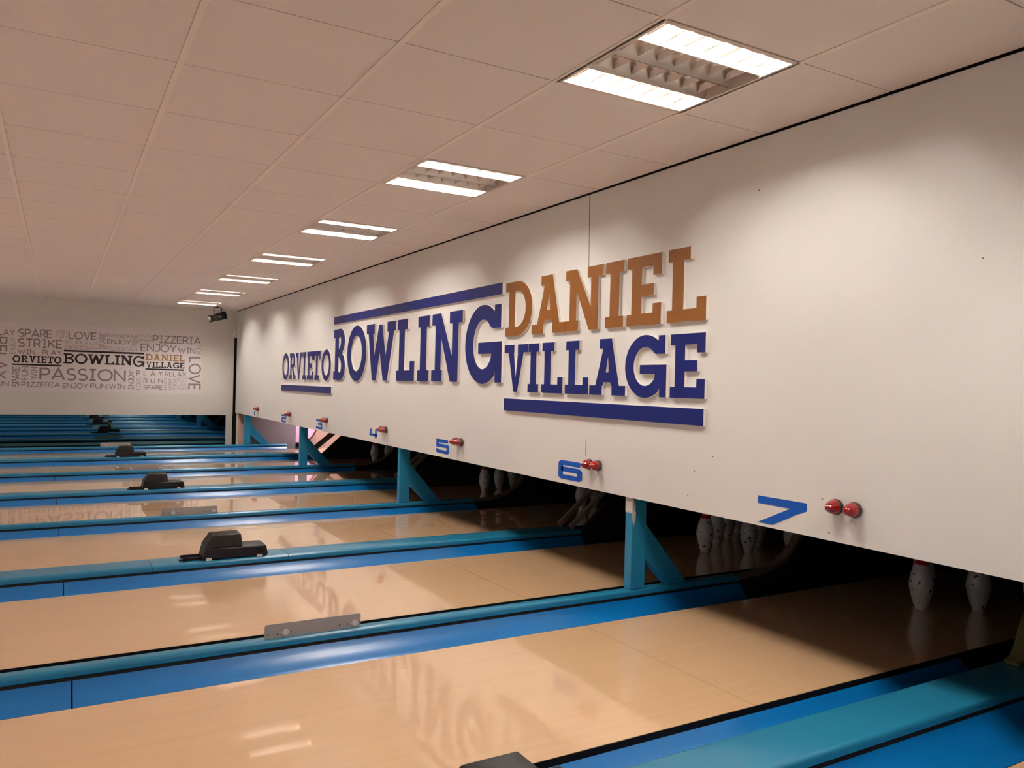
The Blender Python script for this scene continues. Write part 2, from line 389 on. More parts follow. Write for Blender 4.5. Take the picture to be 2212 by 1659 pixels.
# low dark pit curbs that carry on from the wide dividers, the ball rails rise from them
for k in (1, 3, 5, 7):
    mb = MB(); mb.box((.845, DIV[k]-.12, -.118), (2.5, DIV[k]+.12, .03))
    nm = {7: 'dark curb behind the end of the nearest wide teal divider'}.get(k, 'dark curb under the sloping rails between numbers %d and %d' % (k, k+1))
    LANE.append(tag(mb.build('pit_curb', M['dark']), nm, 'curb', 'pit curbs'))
    if k == 7: continue
    t = thing('kickback_plate', 'dark board with a slanted front edge behind the sloping rails between numbers %d and %d' % (k, k+1), 'kickback', (0, DIV[k], 0), 'kickback plates behind the front wall'); LANE.append(t)
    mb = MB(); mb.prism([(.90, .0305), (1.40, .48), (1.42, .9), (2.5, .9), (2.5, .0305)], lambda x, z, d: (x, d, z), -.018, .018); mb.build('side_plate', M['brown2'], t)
    t = thing('ball_lift_rail', 'pair of sloping grey ball rails rising under the wall between numbers %d and %d' % (k, k+1), 'ball rail', (.78, DIV[k], .066), 'sloping ball rails'); LANE.append(t)
    for s in (-1, 1):
        mb = MB(); a, b = Vector((-.03, s*.075, .012)), Vector((.60, s*.075, .53)); d = (b-a).normalized(); n = Vector((-d.z, 0, d.x))*.016
        wv = Vector((0, .017, 0))
        V = [a-n-wv, a-n+wv, a+n+wv, a+n-wv, b-n-wv, b-n+wv, b+n+wv, b+n-wv]
        mb.add(V, [(0, 1, 2, 3), (4, 5, 6, 7), (0, 1, 5, 4), (1, 2, 6, 5), (2, 3, 7, 6), (3, 0, 4, 7)]); mb.build('rail', M['rail'], t)
    mb = MB(); mb.tube([(.06, -.03, .03), (.10, -.035, .06), (.15, -.03, .09), (.19, .0, .12)], .003); mb.tube([(.2, .02, .16), (.24, .03, .22), (.31, .02, .26), (.36, -.02, .27)], .003)
    mb.build('wire', M['chrome'], t)

# ------------------------------------------------------------------ posts with braces
pl = {0: 'teal post with a diagonal brace at the far end, beside the mirrors', 2: 'teal post with a diagonal brace under the wall between numbers 2 and 3',
      4: 'teal post with a diagonal brace under the wall between numbers 4 and 5', 6: 'nearest teal post, white chipped paint at its top, between numbers 6 and 7'}
for k in (0, 2, 4, 6):
    x = .0135+.01166*DIV[k]
    t = thing('support_post', pl[k], 'post', (x, DIV[k], .063), 'teal posts under the front wall'); LANE.append(t)
    hh = ZB-.063+.04
    mb = MB(); mb.box((0, -.028, 0), (.096, .028, hh)); po = mb.build('post', M['post'], t, bevel=.003)
    f = lambda px, pz, d: (px, d, pz)
    br = [(.096, .345), (.096, .16), (.255, .0), (.40, .0)]
    mb = MB(); mb.prism(br, f, -.024, .024); mb.build('brace', M['post'], t, bevel=.002)
    if k == 6:
        mb = MB(); f2 = lambda py, pz, d: (d, py, pz)
        mb.prism([(-.0285, .487), (-.0285, .395), (-.018, .408), (-.008, .395), (.004, .412), (.013, .398), (.0285, .41), (.0285, .487)], f2, -.0008, .0005)
        f3 = lambda px, pz, d: (px, d, pz)
        mb.prism([(-.0005, .487), (.004, .487), (.014, .462), (.022, .44), (.02, .42), (.025, .405), (.022, .37), (.014, .35), (.012, .33), (.005, .352), (-.0005, .38)], f3, -.0288, -.0275)
        mb.build('chipped_paint', M['chip'], po)
# ------------------------------------------------------------------ steel plates with two reflectors
PLX = {0: -1.924, 2: -1.877, 4: -1.864, 6: -1.854}
for k in (0, 2, 4, 6):
    lb = {0: 'small steel plate with two pale discs on the rail along the mirrors', 2: 'steel plate with two pale discs on the rail between lanes 2 and 3',
          4: 'steel plate with two pale discs on the rail between lanes 4 and 5', 6: 'nearest steel plate with two pale discs, on the rail between lanes 6 and 7'}[k]
    t = thing('reflector_plate', lb, 'metal plate', (PLX[k], DIV[k]-.01, .063), 'steel plates on the narrow rails'); LANE.append(t)
    f = lambda px, pz, d: (px, d, pz); L = .408; h = .058; r = .008
    out = [(0, 0), (L, 0)]+arc(L-r, h-r, r, r, 0, 90, 4)+arc(r, h-r, r, r, 90, 180, 4)
    mb = MB(); mb.prism(out, f, -.002, .002); plate = mb.build('plate', M['steel'], t)
    for cx in (.084, .381):
        mb = MB(); mb.lathe([(.0005, 0), (.0135, 0), (.0135, .003), (.0125, .0045), (.0005, .005)], 20, lambda r_, h_, a, cx=cx: (cx+r_*math.cos(a), -.002-h_, .0195+r_*math.sin(a)))
        mb.box((cx-.021, -.0035, .0175), (cx+.02, -.002, .0215)); mb.build('reflector_disc', M['disc'], t)
    for cx, cz in ((.014, .016), (.052, .016), (.315, .018), (.35, .018), (.106, .0195), (.402, .0195)):
        mb = MB(); mb.prism(arc(cx, cz, .0032, .0032, 0, 330, 11), f, -.0028, -.002); mb.build('screw_hole', M['hole'], plate)
# ------------------------------------------------------------------ black sensor boxes on the wide dividers
def sensor(k, lb, x, y):
    t = thing('lane_sensor_box', lb, 'sensor box', (x, y, .063), 'black sensor boxes on the wide dividers'); LANE.append(t)
    D = .165; y0 = -D/2
    def hull(name, sections, m, bevel=.004):
        """stack of (z, x0, x1, y0, y1) rectangles"""
        mb = MB(); V = []
        for z, a, b, c, d in sections: V += [(a, c, z), (b, c, z), (b, d, z), (a, d, z)]
        F = []
        for i in range(len(sections)-1):
            for q in range(4): F.append((i*4+q, i*4+(q+1) % 4, i*4+4+(q+1) % 4, i*4+4+q))
        n = len(V); F += [(3, 2, 1, 0), (n-4, n-3, n-2, n-1)]
        mb.add(V, F); return mb.build(name, m, t, bevel=bevel)
    base = hull('base_housing', [(.006, 0, .372, y0, -y0), (.062, .012, .36, y0+.004, -y0-.004), (.068, .016, .352, y0+.010, -y0-.010)], M['plastic'])
    cov = hull('raised_cover', [(.068, .012, .222, y0+.008, -y0-.008), (.080, .014, .222, y0+.010, -y0-.010), (.138, .052, .215, y0+.022, -y0-.022), (.143, .06, .21, y0+.028, -y0-.028)], M['plastic2'])
    mb = MB(); mb.box((.156, y0+.0125, .0825), (.159, y0+.02, .125)); mb.build('cover_seam', M['hole'], cov)
    mb = MB(); mb.box((-.105, -.05, .0), (.02, .05, .004)); mb.box((-.105, -.05, .004), (.02, -.042, .018)); mb.box((-.105, .042, .004), (.02, .05, .018)); mb.box((-.125, -.055, .004), (-.09, -.03, .010)); mb.build('cable_bracket', M['plastic'], t)
    for cx in (.035, .322):
        mb = MB(); mb.box((cx-.018, y0-.006, 0), (cx+.012, y0+.03, .014)); mb.build('foot', M['foot'], base)
    mb = MB(); mb.lathe([(.0005, 0), (.016, 0), (.016, .004), (.010, .004), (.009, .001), (.0005, .001)], 20, lambda r_, h_, a: (.325+r_*math.cos(a), y0-h_+.002, .038+r_*math.sin(a))); mb.build('screw_socket', M['plastic'], base)
sensor(1, 'farthest black sensor box, on the divider between lanes 1 and 2', -1.845, DIV[1])
sensor(3, 'black sensor box on the divider between lanes 3 and 4', -1.845, DIV[3])
sensor(5, 'black sensor box on the divider between lanes 5 and 6, largest one seen whole', -1.838, DIV[5])
sensor(7, 'nearest black sensor box, only its top showing at the bottom edge of the photo', -1.815, DIV[7])

# ------------------------------------------------------------------ pins
PIN = [(.0258, 0), (.0272, .004), (.0282, .01), (.0360, .019+.005), (.0455, .057), (.0535, .086), (.0600, .1143), (.0606, .125), (.0588, .1492), (.0520, .184), (.0425, .2127), (.0330, .2389), (.0260, .2545), (.0228, .2714), (.0222, .283), (.0232, .2984), (.0264, .322), (.0304, .3427), (.0323, .3565), (.0310, .366), (.0262, .374), (.0170, .3795), (.0005, .381)]
def interp(P, z):
    for (r0, z0), (r1, z1) in zip(P, P[1:]):
        if z0 <= z <= z1: return r0+(r1-r0)*(z-z0)/max(1e-9, z1-z0)
    return .02
def make_pin():
    t = thing('bowling_pin', 'x', 'bowling pin')
    mb = MB(); mb.lathe(PIN, 28); body = mb.build('pin_body', M['pin'], t)
    for a, b in ((.236, .262), (.281, .302)):
        mb = MB(); zs = [a+(b-a)*i/5 for i in range(6)]
        P = [(interp(PIN, a)-.002, a)]+[(interp(PIN, z)+.0007, z) for z in zs]+[(interp(PIN, b)-.002, b)]
        mb.lathe(P, 28); mb.build('neck_stripe', M['pinred'], body)
    return t
pin0 = None
PINS = [(7, 0, 0, 'white bowling pin with red neck stripe at the front of the rack under number 7'),
        (7, 1, .5, 'bowling pin half hidden behind the front pin under number 7'),
        (7, 1, -.5, 'heavily chipped bowling pin right of the front pin under number 7'),
        (7, 2, -1, 'bowling pin cut off by the right edge of the photo'),
        (6, 0, 0, 'front bowling pin with red neck stripe, just right of the nearest teal post'),
        (6, 1, .5, 'scuffed bowling pin second from the nearest teal post'),
        (6, 2, 1, 'bowling pin glimpsed behind the second and third pins near the nearest post'),
        (6, 3, 1.5, 'rearmost bowling pin, a sliver left of the right scuffed pin between numbers 6 and 7'),
        (6, 1, -.5, 'scuffed grey bowling pin in the middle of the rack between numbers 6 and 7'),
        (6, 2, 0, 'bowling pin behind and right of the scuffed grey one between numbers 6 and 7'),
        (6, 2, -1, 'bowling pin half hidden by the curved kickback edge left of number 7'),
        (5, 1, .5, 'bowling pin right below number 6, left of the sloping rails'),
        (5, 2, 1, 'bowling pin behind the sloping rails below number 6'),
        (4, 0, 0, 'leftmost of the three bowling pins in the dark between numbers 5 and 6'),
        (4, 1, .5, 'middle one of the three bowling pins in the dark between numbers 5 and 6'),
        (4, 2, 1, 'rightmost of the three bowling pins between numbers 5 and 6, partly behind the curved edge'),
        (2, 0, 0, 'bowling pin under number 4, left one of two beside a teal post'),
        (2, 1, .5, 'bowling pin under the red lamps of number 4, half behind the curved edge')]
for k, a, b, lb in PINS:
    if pin0 is None: pin0 = p = make_pin()
    else: p = copy_tree(pin0)
    p['label'] = lb; p['group'] = 'bowling pins on the pin decks'
    dx, dy = {7: (0, -.015), 6: (-.02, -.01), 2: (.04, 0)}.get(k, (0, 0))
    p.location = (1.36+a*.264+dx, (FAR[k]+NEAR[k])/2+b*.3048+dy, 0); p.rotation_euler = (0, 0, random.uniform(0, 6)); LANE.append(p)

# pit of the farthest lanes: grey side panel, pink wheel, lit from behind the wall
mb = MB(); mb.box((.16, 11.51, -.118), (1.0, 11.53, .9)); LANE.append(tag(mb.build('side_panel', M['greypanel']), 'smooth grey panel behind the far teal post, under numbers 1 and 2', 'panel'))
t = thing('machine_wheel', 'round pale pink machine wheel glimpsed under number 3', 'wheel', (1.08, 11.66, .37)); LANE.append(t)
mb = MB(); mb.lathe([(.0005, 0), (.30, 0), (.30, .02), (.0005, .03)], 48, lambda r_, h_, a: (r_*math.cos(a), -h_, r_*math.sin(a))); mb.build('wheel_disc', M['pink'], t)
mb = MB(); mb.lathe([(.30, -.01), (.325, -.01), (.325, .035), (.30, .035), (.30, -.01)], 48, lambda r_, h_, a: (r_*math.cos(a), -h_, r_*math.sin(a)), caps=False); mb.build('wheel_rim', M['rim'], t)
mb = MB(); mb.box((-.03, .004, -.488), (.03, .04, 0)); mb.build('wheel_stand', M['dark'], t)
ld = bpy.data.lights.new('pit_lamp', 'AREA'); ld.shape = 'RECTANGLE'; ld.size = .9; ld.size_y = .4; ld.spread = math.radians(110); ld.energy = 15; ld.color = (1, .82, .84)
lo = bpy.data.objects.new('pit_lamp', ld); COL.objects.link(lo); lo.location = (1.35, 10.75, 1.3); lo.rotation_euler = (math.radians(20), 0, 0)

# ------------------------------------------------------------------ big slab-serif sign letters on the front wall
def slab(ch, w, h, s, b):
    """outline and holes of a slab-serif capital; box w x h, stem s, slab b"""
    O = s*.5
    if ch == 'I':
        c = w/2; return [(0, 0), (w, 0), (w, b), (c+s/2, b), (c+s/2, h-b), (w, h-b), (w, h), (0, h), (0, h-b), (c-s/2, h-b), (c-s/2, b), (0, b)], []
    if ch == 'L':
        a = .14*w; return [(0, 0), (w, 0), (w, .315*h), (w-.8*s, .315*h), (w-.8*s, b), (a+s, b), (a+s, h-b), (a+s+.16*w, h-b), (a+s+.16*w, h), (0.02*w, h), (.02*w, h-b), (a, h-b), (a, b), (0, b)], []
    if ch == 'E':
        a = .14*w; e = .80*s; m = h*.5
        return [(0, 0), (w, 0), (w, .30*h), (w-e, .30*h), (w-e, b), (a+s, b), (a+s, m-b/2), (.78*w, m-b/2), (.78*w, m+b/2), (a+s, m+b/2), (a+s, h-b), (w-e, h-b), (w-e, .70*h), (w, .70*h), (w, h), (0, h), (0, h-b), (a, h-b), (a, b), (0, b)], []
    if ch == 'T':
        c = w/2; e = .7*s; q = .30*w
        return [(c-q, 0), (c+q, 0), (c+q, b), (c+s/2, b), (c+s/2, h-b), (w-e, h-b), (w-e, .70*h), (w, .70*h), (w, h), (0, h), (0, .70*h), (e, .70*h), (e, h-b), (c-s/2, h-b), (c-s/2, b), (c-q, b)], []
    if ch == 'N':
        a = .12*w
        return [(0, 0), (.36*w, 0), (.36*w, b), (a+.85*s, b), (a+.85*s, .66*h), (w-a-.95*s-.02*w, 0), (w-a, 0), (w-a, h-b), (w, h-b), (w, h), (w-.40*w, h), (w-.40*w, h-b), (w-a-.85*s, h-b), (w-a-.85*s, .36*h), (.30*w, h), (0, h), (0, h-b), (a, h-b), (a, b), (0, b)], []
    if ch == 'A':
        q = .36*w; lx = .12*w; ap = .44*w
        def lo(z): return lx+(ap-lx)*z/h                  # outer left edge
        def ro(z): return (w-lx)-(w-lx-ap-.17*w)*z/h      # outer right edge
        st = s*1.02
        y1, y2 = .23*h, .40*h
        tip = .66*h
        xi = (lo(tip)+st+ro(tip)-st)/2
        return [(0, 0), (q, 0), (q, b), (lo(b)+st, b), (lo(y1)+st, y1), (ro(y1)-st, y1), (ro(b)-st, b), (w-q, b), (w-q, 0), (w, 0), (w, b), (ro(b), b), (ro(h), h), (.30*w-.02*w, h), (.28*w, h-b), (lo(h-b), h-b), (lo(b), b), (0, b)], [[(lo(y2)+st, y2), (ro(y2)-st, y2), (xi+.004*w, tip+.06*h)]]
    if ch == 'V':
        q = .42*w; c1, c2 = .42*w, .58*w
        def L0(z): return c1-(c1-.13*w)*z/h
        def R0(z): return c2+(w-.13*w-c2)*z/h
        return [(c1, 0), (c2, 0), (R0(h-b), h-b), (w, h-b), (w, h), (w-q, h), (w-q, h-b), (R0(h-b)-s, h-b), (w/2, .27*h), (L0(h-b)+s, h-b), (q, h-b), (q, h), (0, h), (0, h-b), (L0(h-b), h-b)], []
    if ch == 'W':
        q = .28*w; s2 = s*.98
        return [(.22*w, 0), (.355*w, 0), (.48*w, .50*h), (.60*w, 0), (.735*w, 0), (.935*w, h-b), (w, h-b), (w, h), (w-q, h), (w-q, h-b), (.935*w-s2, h-b), (.675*w, .42*h), (.545*w, h*.97), (.44*w, h*.97), (.285*w, .42*h), (.07*w+s2, h-b), (q, h-b), (q, h), (0, h), (0, h-b), (.07*w, h-b)], []
    if ch == 'O':
        e = .022*h
        return arc(w/2, h/2, w/2, h/2+e, 0, 354, 59), [arc(w/2, h/2, w/2-s, h/2+e-b*1.12, 0, 354, 59)]
    if ch == 'D':
        a = .13*w; cx = .44*w
        return [(0, 0)]+arc(cx, h/2, w-cx, h/2, -90, 90, 24)+[(0, h), (0, h-b), (a, h-b), (a, b), (0, b)], [[(a+s, b)]+arc(cx, h/2, w-cx-s, h/2-b, -90, 90, 20)+[(a+s, h-b)]]
    if ch == 'B':
        a = .13*w; m = .53*h; r1 = (h-m)/2; r2 = m/2; cx = .55*w
        out = [(0, 0)]+arc(cx, r2, w-cx, r2+.012*h, -90, 62, 16)+arc(cx, m+r1, w*.95-cx, r1+.012*h, -55, 90, 16)+[(0, h), (0, h-b), (a, h-b), (a, b), (0, b)]
        h1 = [(a+s, b)]+arc(cx, r2, w-cx-s, r2-b*.82, -90, 90, 12)+[(a+s, m-b*.3)]
        h2 = [(a+s, m+b*.35)]+arc(cx, m+r1, w*.95-cx-s, r1-b*.8, -90, 90, 12)+[(a+s, h-b)]
        return out, [h1, h2]
    if ch == 'R':
        a = .12*w; m = .44*h; r1 = (h-m)/2; cx = .5*w
        out = [(0, 0), (.42*w, 0), (.42*w, b), (a+s, b), (a+s, m), (.42*w, m), (.66*w, 0), (w, 0), (w, b), (.80*w, b), (.62*w, m+.02*h)]+arc(cx, m+r1, .88*w-cx, r1, -50, 90, 16)+[(0, h), (0, h-b), (a, h-b), (a, b), (0, b)]
        h1 = [(a+s, m+b*.8)]+arc(cx, m+r1+b*.0, .88*w-cx-s, r1-b*.9, -90, 90, 12)+[(a+s, h-b)]
        return out, [h1]
    if ch == 'G':
        e = .02*h; cx = .50*w; rx = cx; ry = h/2+e; xr = .965*w; q = .72*s
        ix, iy = rx-1.02*s, ry-1.12*b-e*.3
        out = [(w, 0), (w, .525*h), (.375*w, .525*h), (.375*w, .375*h), (.74*w, .375*h)]
        out += arc(cx, h/2, ix, iy, -35, -315, 36)
        out += [(.76*w, .70*h), (xr, .70*h), (xr, h), (xr-q, h), (xr-q, .915*h)]
        out += [p for p in arc(cx, h/2, rx, ry, 62, 308, 40)]
        out += [(w-q, .155*h), (w-q, 0)]
        return out, []
T_L = .016
def sign_letter(ch, yl, yr, z0, z1, s, b, face, label, group):
    wd, hh = yl-yr, z1-z0
    t = thing('sign_letter', label, 'letter', (0, yl, z0), group)
    out, holes = slab(ch, wd, hh, s, b)
    f = lambda u, v, d: (-d, -u, v)
    mb = MB(); mb.prism(out, f, .0005, T_L, holes=holes); mb.build('letter_body', M['acrylic'], t)
    mb = MB(); mb.prism(out, f, T_L, T_L+.002, holes=holes); mb.build('letter_face', M[face], t)
ordn = {0: 'first', 1: 'second'}
def word(name, spans, z0, z1, s, b, face, colour):
    seen = {}
    for i, (ch, yl, yr) in enumerate(spans):
        n = seen.get(ch, 0); seen[ch] = n+1; tot = sum(1 for q in spans if q[0] == ch)
        lab = '%s slab-serif letter %s%s of the wall word %s' % (colour, ch, '' if tot == 1 else (', the %s one' % ordn[n]), name)
        sign_letter(ch, yl, yr, z0, z1, s, b, face, lab, 'raised letters of the word '+name)
word('DANIEL', [('D', 2.816, 2.475), ('A', 2.474, 2.094), ('N', 2.091, 1.722), ('I', 1.693, 1.536), ('E', 1.503, 1.230), ('L', 1.184, .911)], 1.452, 1.811, .079, .060, 'gold', 'gold')
word('VILLAGE', [('V', 2.814, 2.515), ('I', 2.507, 2.379), ('L', 2.342, 2.106), ('L', 2.076, 1.841), ('A', 1.827, 1.503), ('G', 1.505, 1.178), ('E', 1.147, .908)], 1.084, 1.394, .068, .053, 'navy', 'navy blue')
word('BOWLING', [('B', 6.645, 6.247), ('O', 6.173, 5.592), ('W', 5.584, 4.811), ('L', 4.786, 4.378), ('I', 4.309, 4.080), ('N', 4.021, 3.474), ('G', 3.417, 2.860)], 1.142, 1.680, .125, .090, 'navy', 'large navy')
word('ORVIETO', [('O', 8.915, 8.563), ('R', 8.530, 8.225), ('V', 8.235, 7.918), ('I', 7.900, 7.748), ('E', 7.704, 7.437), ('T', 7.430, 7.142), ('O', 7.091, 6.740)], 1.135, 1.471, .070, .055, 'navy', 'small navy')
for yl, yr, z0, z1, lb in ((8.945, 6.708, .985, 1.061, 'navy bar under the wall word ORVIETO'), (6.66, 2.871, 1.745, 1.824, 'long navy bar above the wall word BOWLING'), (2.81, .911, .957, 1.037, 'thick navy bar under the wall word VILLAGE')):
    t = thing('sign_bar', lb, 'bar', (0, yl, z0), 'navy bars of the wall sign')
    f = lambda u, v, d: (-d, -u, v); P = [(0, 0), (yl-yr, 0), (yl-yr, z1-z0), (0, z1-z0)]
    mb = MB(); mb.prism(P, f, .0005, T_L); mb.build('bar_body', M['acrylic'], t)
    mb = MB(); mb.prism(P, f, T_L, T_L+.002); mb.build('bar_face', M['navy'], t)

# ------------------------------------------------------------------ lane numbers and red lamps
def number(n, yl, yr, z0, z1, strokes, th):
    mb = MB(); f = lambda u, v, d: (-d, -u, v)
    wd, hh = yl-yr, z1-z0
    for st in strokes:
        closed = st[-1] == 'c'; pts = st[:-1] if closed else st
        P = [(th[0]/2+x*(wd-th[0]), th[1]/2+z*(hh-th[1])) for x, z in pts]
        # strokes of unequal width: scale so the mitre width is even
        k = th[1]/th[0]
        L, R = ribbon([(x*k, z) for x, z in P], th[1]/2, closed)
        L = [(x/k, z) for x, z in L]; R = [(x/k, z) for x, z in R]
        if not closed:
            v = [f(*q, .0013) for q in L]+[f(*q, .0013) for q in R]; m_ = len(L)
            mb.add(v, [(i, i+1, m_+i+1, m_+i) for i in range(m_-1)]); continue
        if closed: mb.prism(L, f, .0003, .0013, holes=[R]) if abs(area(L)) > abs(area(R)) else mb.prism(R, f, .0003, .0013, holes=[L])
        else: mb.prism(L+R[::-1], f, .0003, .0013)
    o = mb.build('lane_number', M['blue'])
    o.location = (0, yl, z0)
    tag(o, 'blue number %d stuck near the lower edge of the front wall' % n, 'number', 'lane numbers on the front wall')
def area(P): return sum(P[i-1][0]*P[i][1]-P[i][0]*P[i-1][1] for i in range(len(P)))/2
number(1, 10.69, 10.62, .556, .65, [[(.5, 0), (.5, 1)]], (.06, .024))
number(2, 8.955, 8.705, .56, .665, [[(0, .82), (0, 1), (1, 1), (1, .52), (0, .52), (0, 0), (1, 0)]], (.05, .024))
number(3, 7.31, 7.06, .569, .678, [[(0, .82), (0, 1), (.92, 1), (.92, .52)], [(.25, .52), (1, .52), (1, 0), (0, 0), (0, .18)]], (.05, .024))
number(4, 5.485, 5.245, .58, .690, [[(.13, 1), (0, .36), (1.0, .36)], [(.8, 1), (.8, 0)]], (.046, .024))
number(5, 3.925, 3.684, .579, .689, [[(1, 1), (0, 1), (0, .56), (.96, .56), (1, .5), (1, .04), (.96, 0), (.04, 0), (0, .05), (0, .24)]], (.046, .026))
number(6, 2.149, 1.900, .576, .687, [[(1.02, 1), (.06, 1), (0, .93), (0, .07), (.06, 0), (.94, 0), (1, .07), (1, .48), (.94, .55), (.02, .55)]], (.05, .028))
mb = MB(); f = lambda u, v, d: (-d, -u, v)
mb.prism([(y, z) for y, z in ((-.583, .678), (-.583, .646), (-.409, .646), (-.580, .565), (-.502, .564), (-.403, .613), (-.378, .626), (-.327, .647), (-.327, .676), (-.335, .679))], lambda u, v, d: (-d, -u, v), .0003, .0013)
o = mb.build('lane_number', M['blue'], loc=(0, .45, .62)); tag(o, 'blue number 7, the largest and nearest, near the lower edge of the front wall', 'number', 'lane numbers on the front wall')
def lamp():
    t = thing('indicator_lamp', 'x', 'lamp')
    f = lambda r_, h_, a: (-h_, r_*math.cos(a), r_*math.sin(a))
    mb = MB(); mb.lathe([(.024, 0), (.029, .003), (.031, .010), (.0305, .018), (.028, .022)], 24, f); mb.build('lamp_base', M['lampbase'], t)
    mb = MB(); mb.lathe([(.0285, .020), (.0285, .026), (.026, .036), (.020, .050), (.013, .061), (.0065, .068), (.0005, .070)], 14, f, smooth=False); mb.build('red_lens', M['red'], t)
    return t
lamp0 = None
for n, ys in ((1, (10.43, 10.36)), (2, (8.545, 8.47)), (3, (6.945, 6.868)), (4, (5.108, 5.03)), (5, (3.538, 3.464)), (6, (1.818, 1.738)), (7, (.182, .101))):
    for q, y in enumerate(ys):
        if lamp0 is None: lamp0 = p = lamp()
        else: p = copy_tree(lamp0)
        p.location = (-.0005, y, {1: .682, 2: .682, 3: .685, 4: .69, 5: .692, 6: .690, 7: .687}[n])
        p['label'] = 'red cone lamp beside the number %d, %s one of the pair' % (n, 'left' if q == 0 else 'right'); p['group'] = 'red indicator lamps on the front wall'

# ------------------------------------------------------------------ ceiling lights
def fixture():
    t = thing('ceiling_light', 'x', 'ceiling light')
    h = S/2-.0005; o_ = .2775
    mb = MB()
    for a, b in (((-h, -h), (h, -o_)), ((-h, o_), (h, h)), ((-h, -o_), (-o_, o_)), ((o_, -o_), (h, o_))):
        mb.box((a[0], a[1], -.003), (b[0], b[1], .012))
    mb.build('frame', M['rimwhite'], t)
    mb = MB(); mb.box((-o_-.004, -o_-.004, .085), (o_+.004, o_+.004, .09))
    for a, b in (((-o_-.004, -o_-.004), (o_+.004, -o_)), ((-o_-.004, o_), (o_+.004, o_+.004)), ((-o_-.004, -o_), (-o_, o_)), ((o_, -o_), (o_+.004, o_))):
        mb.box((a[0], a[1], .012), (b[0], b[1], .085))
    mb.build('housing', M['rimwhite'], t)
    cw = 2*o_/4
    mb = MB()                                       # long curved reflectors between the four troughs
    for i in range(5):
        y = -o_+cw*i
        for s in (-1, 1):
            if (i == 0 and s < 0) or (i == 4 and s > 0): continue
            P = [(y+s*.002, .002), (y+s*.006, .016), (y+s*.014, .032), (y+s*.026, .050), (y+s*.044, .068)]
            mb.sweep(P, -o_, o_)
    mb.build('reflector', M['alu'], t)
    for q in range(4):                              # cross blades in each trough
        mb = MB(); yc = -o_+cw*(q+.5)
        for k in range(7):
            x = -o_+2*o_*(k+.0)/7+.0396
            A = cw/2-.006
            V = [(x-.002, yc-A, .018), (x+.002, yc-A, .018), (x+.002, yc+A, .018), (x-.002, yc+A, .018), (x-.016, yc-.034, .036), (x+.016, yc-.034, .036), (x+.016, yc+.034, .036), (x-.016, yc+.034, .036)]
            mb.add(V, [(0, 1, 2, 3), (0, 4, 5, 1), (3, 2, 6, 7), (0, 3, 7, 4), (1, 5, 6, 2), (4, 7, 6, 5)])
        mb.build('louvre_blade', M['alu'], t)
    for q in range(4):
        mb = MB(); yc = -o_+cw*(q+.5); lit = q in (0, 3)
        mb.lathe([(.0125, -o_+.01), (.0125, o_-.01)], 12, lambda r_, h_, a, yc=yc: (h_, yc+r_*math.cos(a), .052+r_*math.sin(a)))
        mb.build('tube', M['tube'] if lit else M['deadtube'], t)
    return t
fx = None
which = ['nearest and largest', 'second nearest', 'third nearest', 'fourth nearest', 'fifth nearest', 'second farthest', 'farthest and smallest']
for n, (c, j) in enumerate(FIX):
    if fx is None: fx = p = fixture()
    else: p = copy_tree(fx)
    yc = S*(j+.5); p.location = (XF+S/2, yc, zc(yc)); p.rotation_euler = (math.atan(HS), 0, 0)
    p['label'] = 'square louvred ceiling light, %s of the row along the front wall' % which[n]; p['group'] = 'louvred lights in the ceiling row'

for c, j in FIX2:
    p = copy_tree(fx); yc = S*(j+.5); p.location = (XF+S*(c+.5), yc, zc(yc))
    p['label'] = 'square louvred ceiling light past the nearest one, above the right edge of the photo' if c == 0 else 'square louvred ceiling light of the parallel rows farther from the front wall'; p['group'] = 'louvred lights of the other ceiling rows'

# ------------------------------------------------------------------ black spotlight hanging in the far corner
t = thing('stage_spotlight', 'small black spotlight hanging by its yoke from the ceiling at the far corner', 'spotlight', (-.43, 11.55, zc(11.55)))
t.rotation_euler = (0, 0, math.radians(0))
mb = MB(); mb.box((-.012, -.012, -.014), (.012, .012, 0)); mb.tube([(-.055, 0, -.115), (-.055, 0, -.035), (-.045, 0, -.018), (0, 0, -.012), (.045, 0, -.018), (.062, 0, -.04), (.062, 0, -.125)], .007); mb.build('yoke', M['spot'], t)
ax = Vector((-.93, -.2, -.30)).normalized(); side = ax.cross(Vector((0, 0, 1))).normalized(); upv = side.cross(ax)
c0 = Vector((.01, 0, -.165))
mb = MB(); V = []
for d, r_ in ((-.125, .05), (-.12, .058), (.03, .058), (.05, .05), (.11, .05), (.13, .056), (.14, .056)):
    for a, b in ((-1, -1), (1, -1), (1, 1), (-1, 1)): V.append(c0+ax*d+side*(a*r_)+upv*(b*r_))
F = []
for i in range(6):
    for q in range(4): F.append((i*4+q, i*4+(q+1) % 4, i*4+4+(q+1) % 4, i*4+4+q))
F += [(3, 2, 1, 0), (24, 25, 26, 27)]
mb.add(V, F); mb.build('lamp_body', M['spot'], t, bevel=.006)
mb = MB(); mb.lathe([(.0005, .139), (.04, .139), (.04, .143), (.0005, .148)], 20, lambda r_, h_, a: tuple(c0+ax*h_+side*(r_*math.cos(a))+upv*(r_*math.sin(a)))); mb.build('front_lens', M['lens'], t)
mb = MB()
for s_ in (-1, 1): mb.lathe([(.0005, 0), (.012, 0), (.012, .012), (.0005, .014)], 12, lambda r_, h_, a, s_=s_: tuple(c0+side*(s_*(.058+h_))+ax*(r_*math.cos(a))+upv*(r_*math.sin(a))))
mb.build('clamp_knob', M['lens'], t)
mb = MB(); mb.tube([(.0, .0, -.004), (.07, .01, -.03), (.11, .02, -.07), (.125, .02, -.12)], .003); mb.build('cable', M['spot'], t)

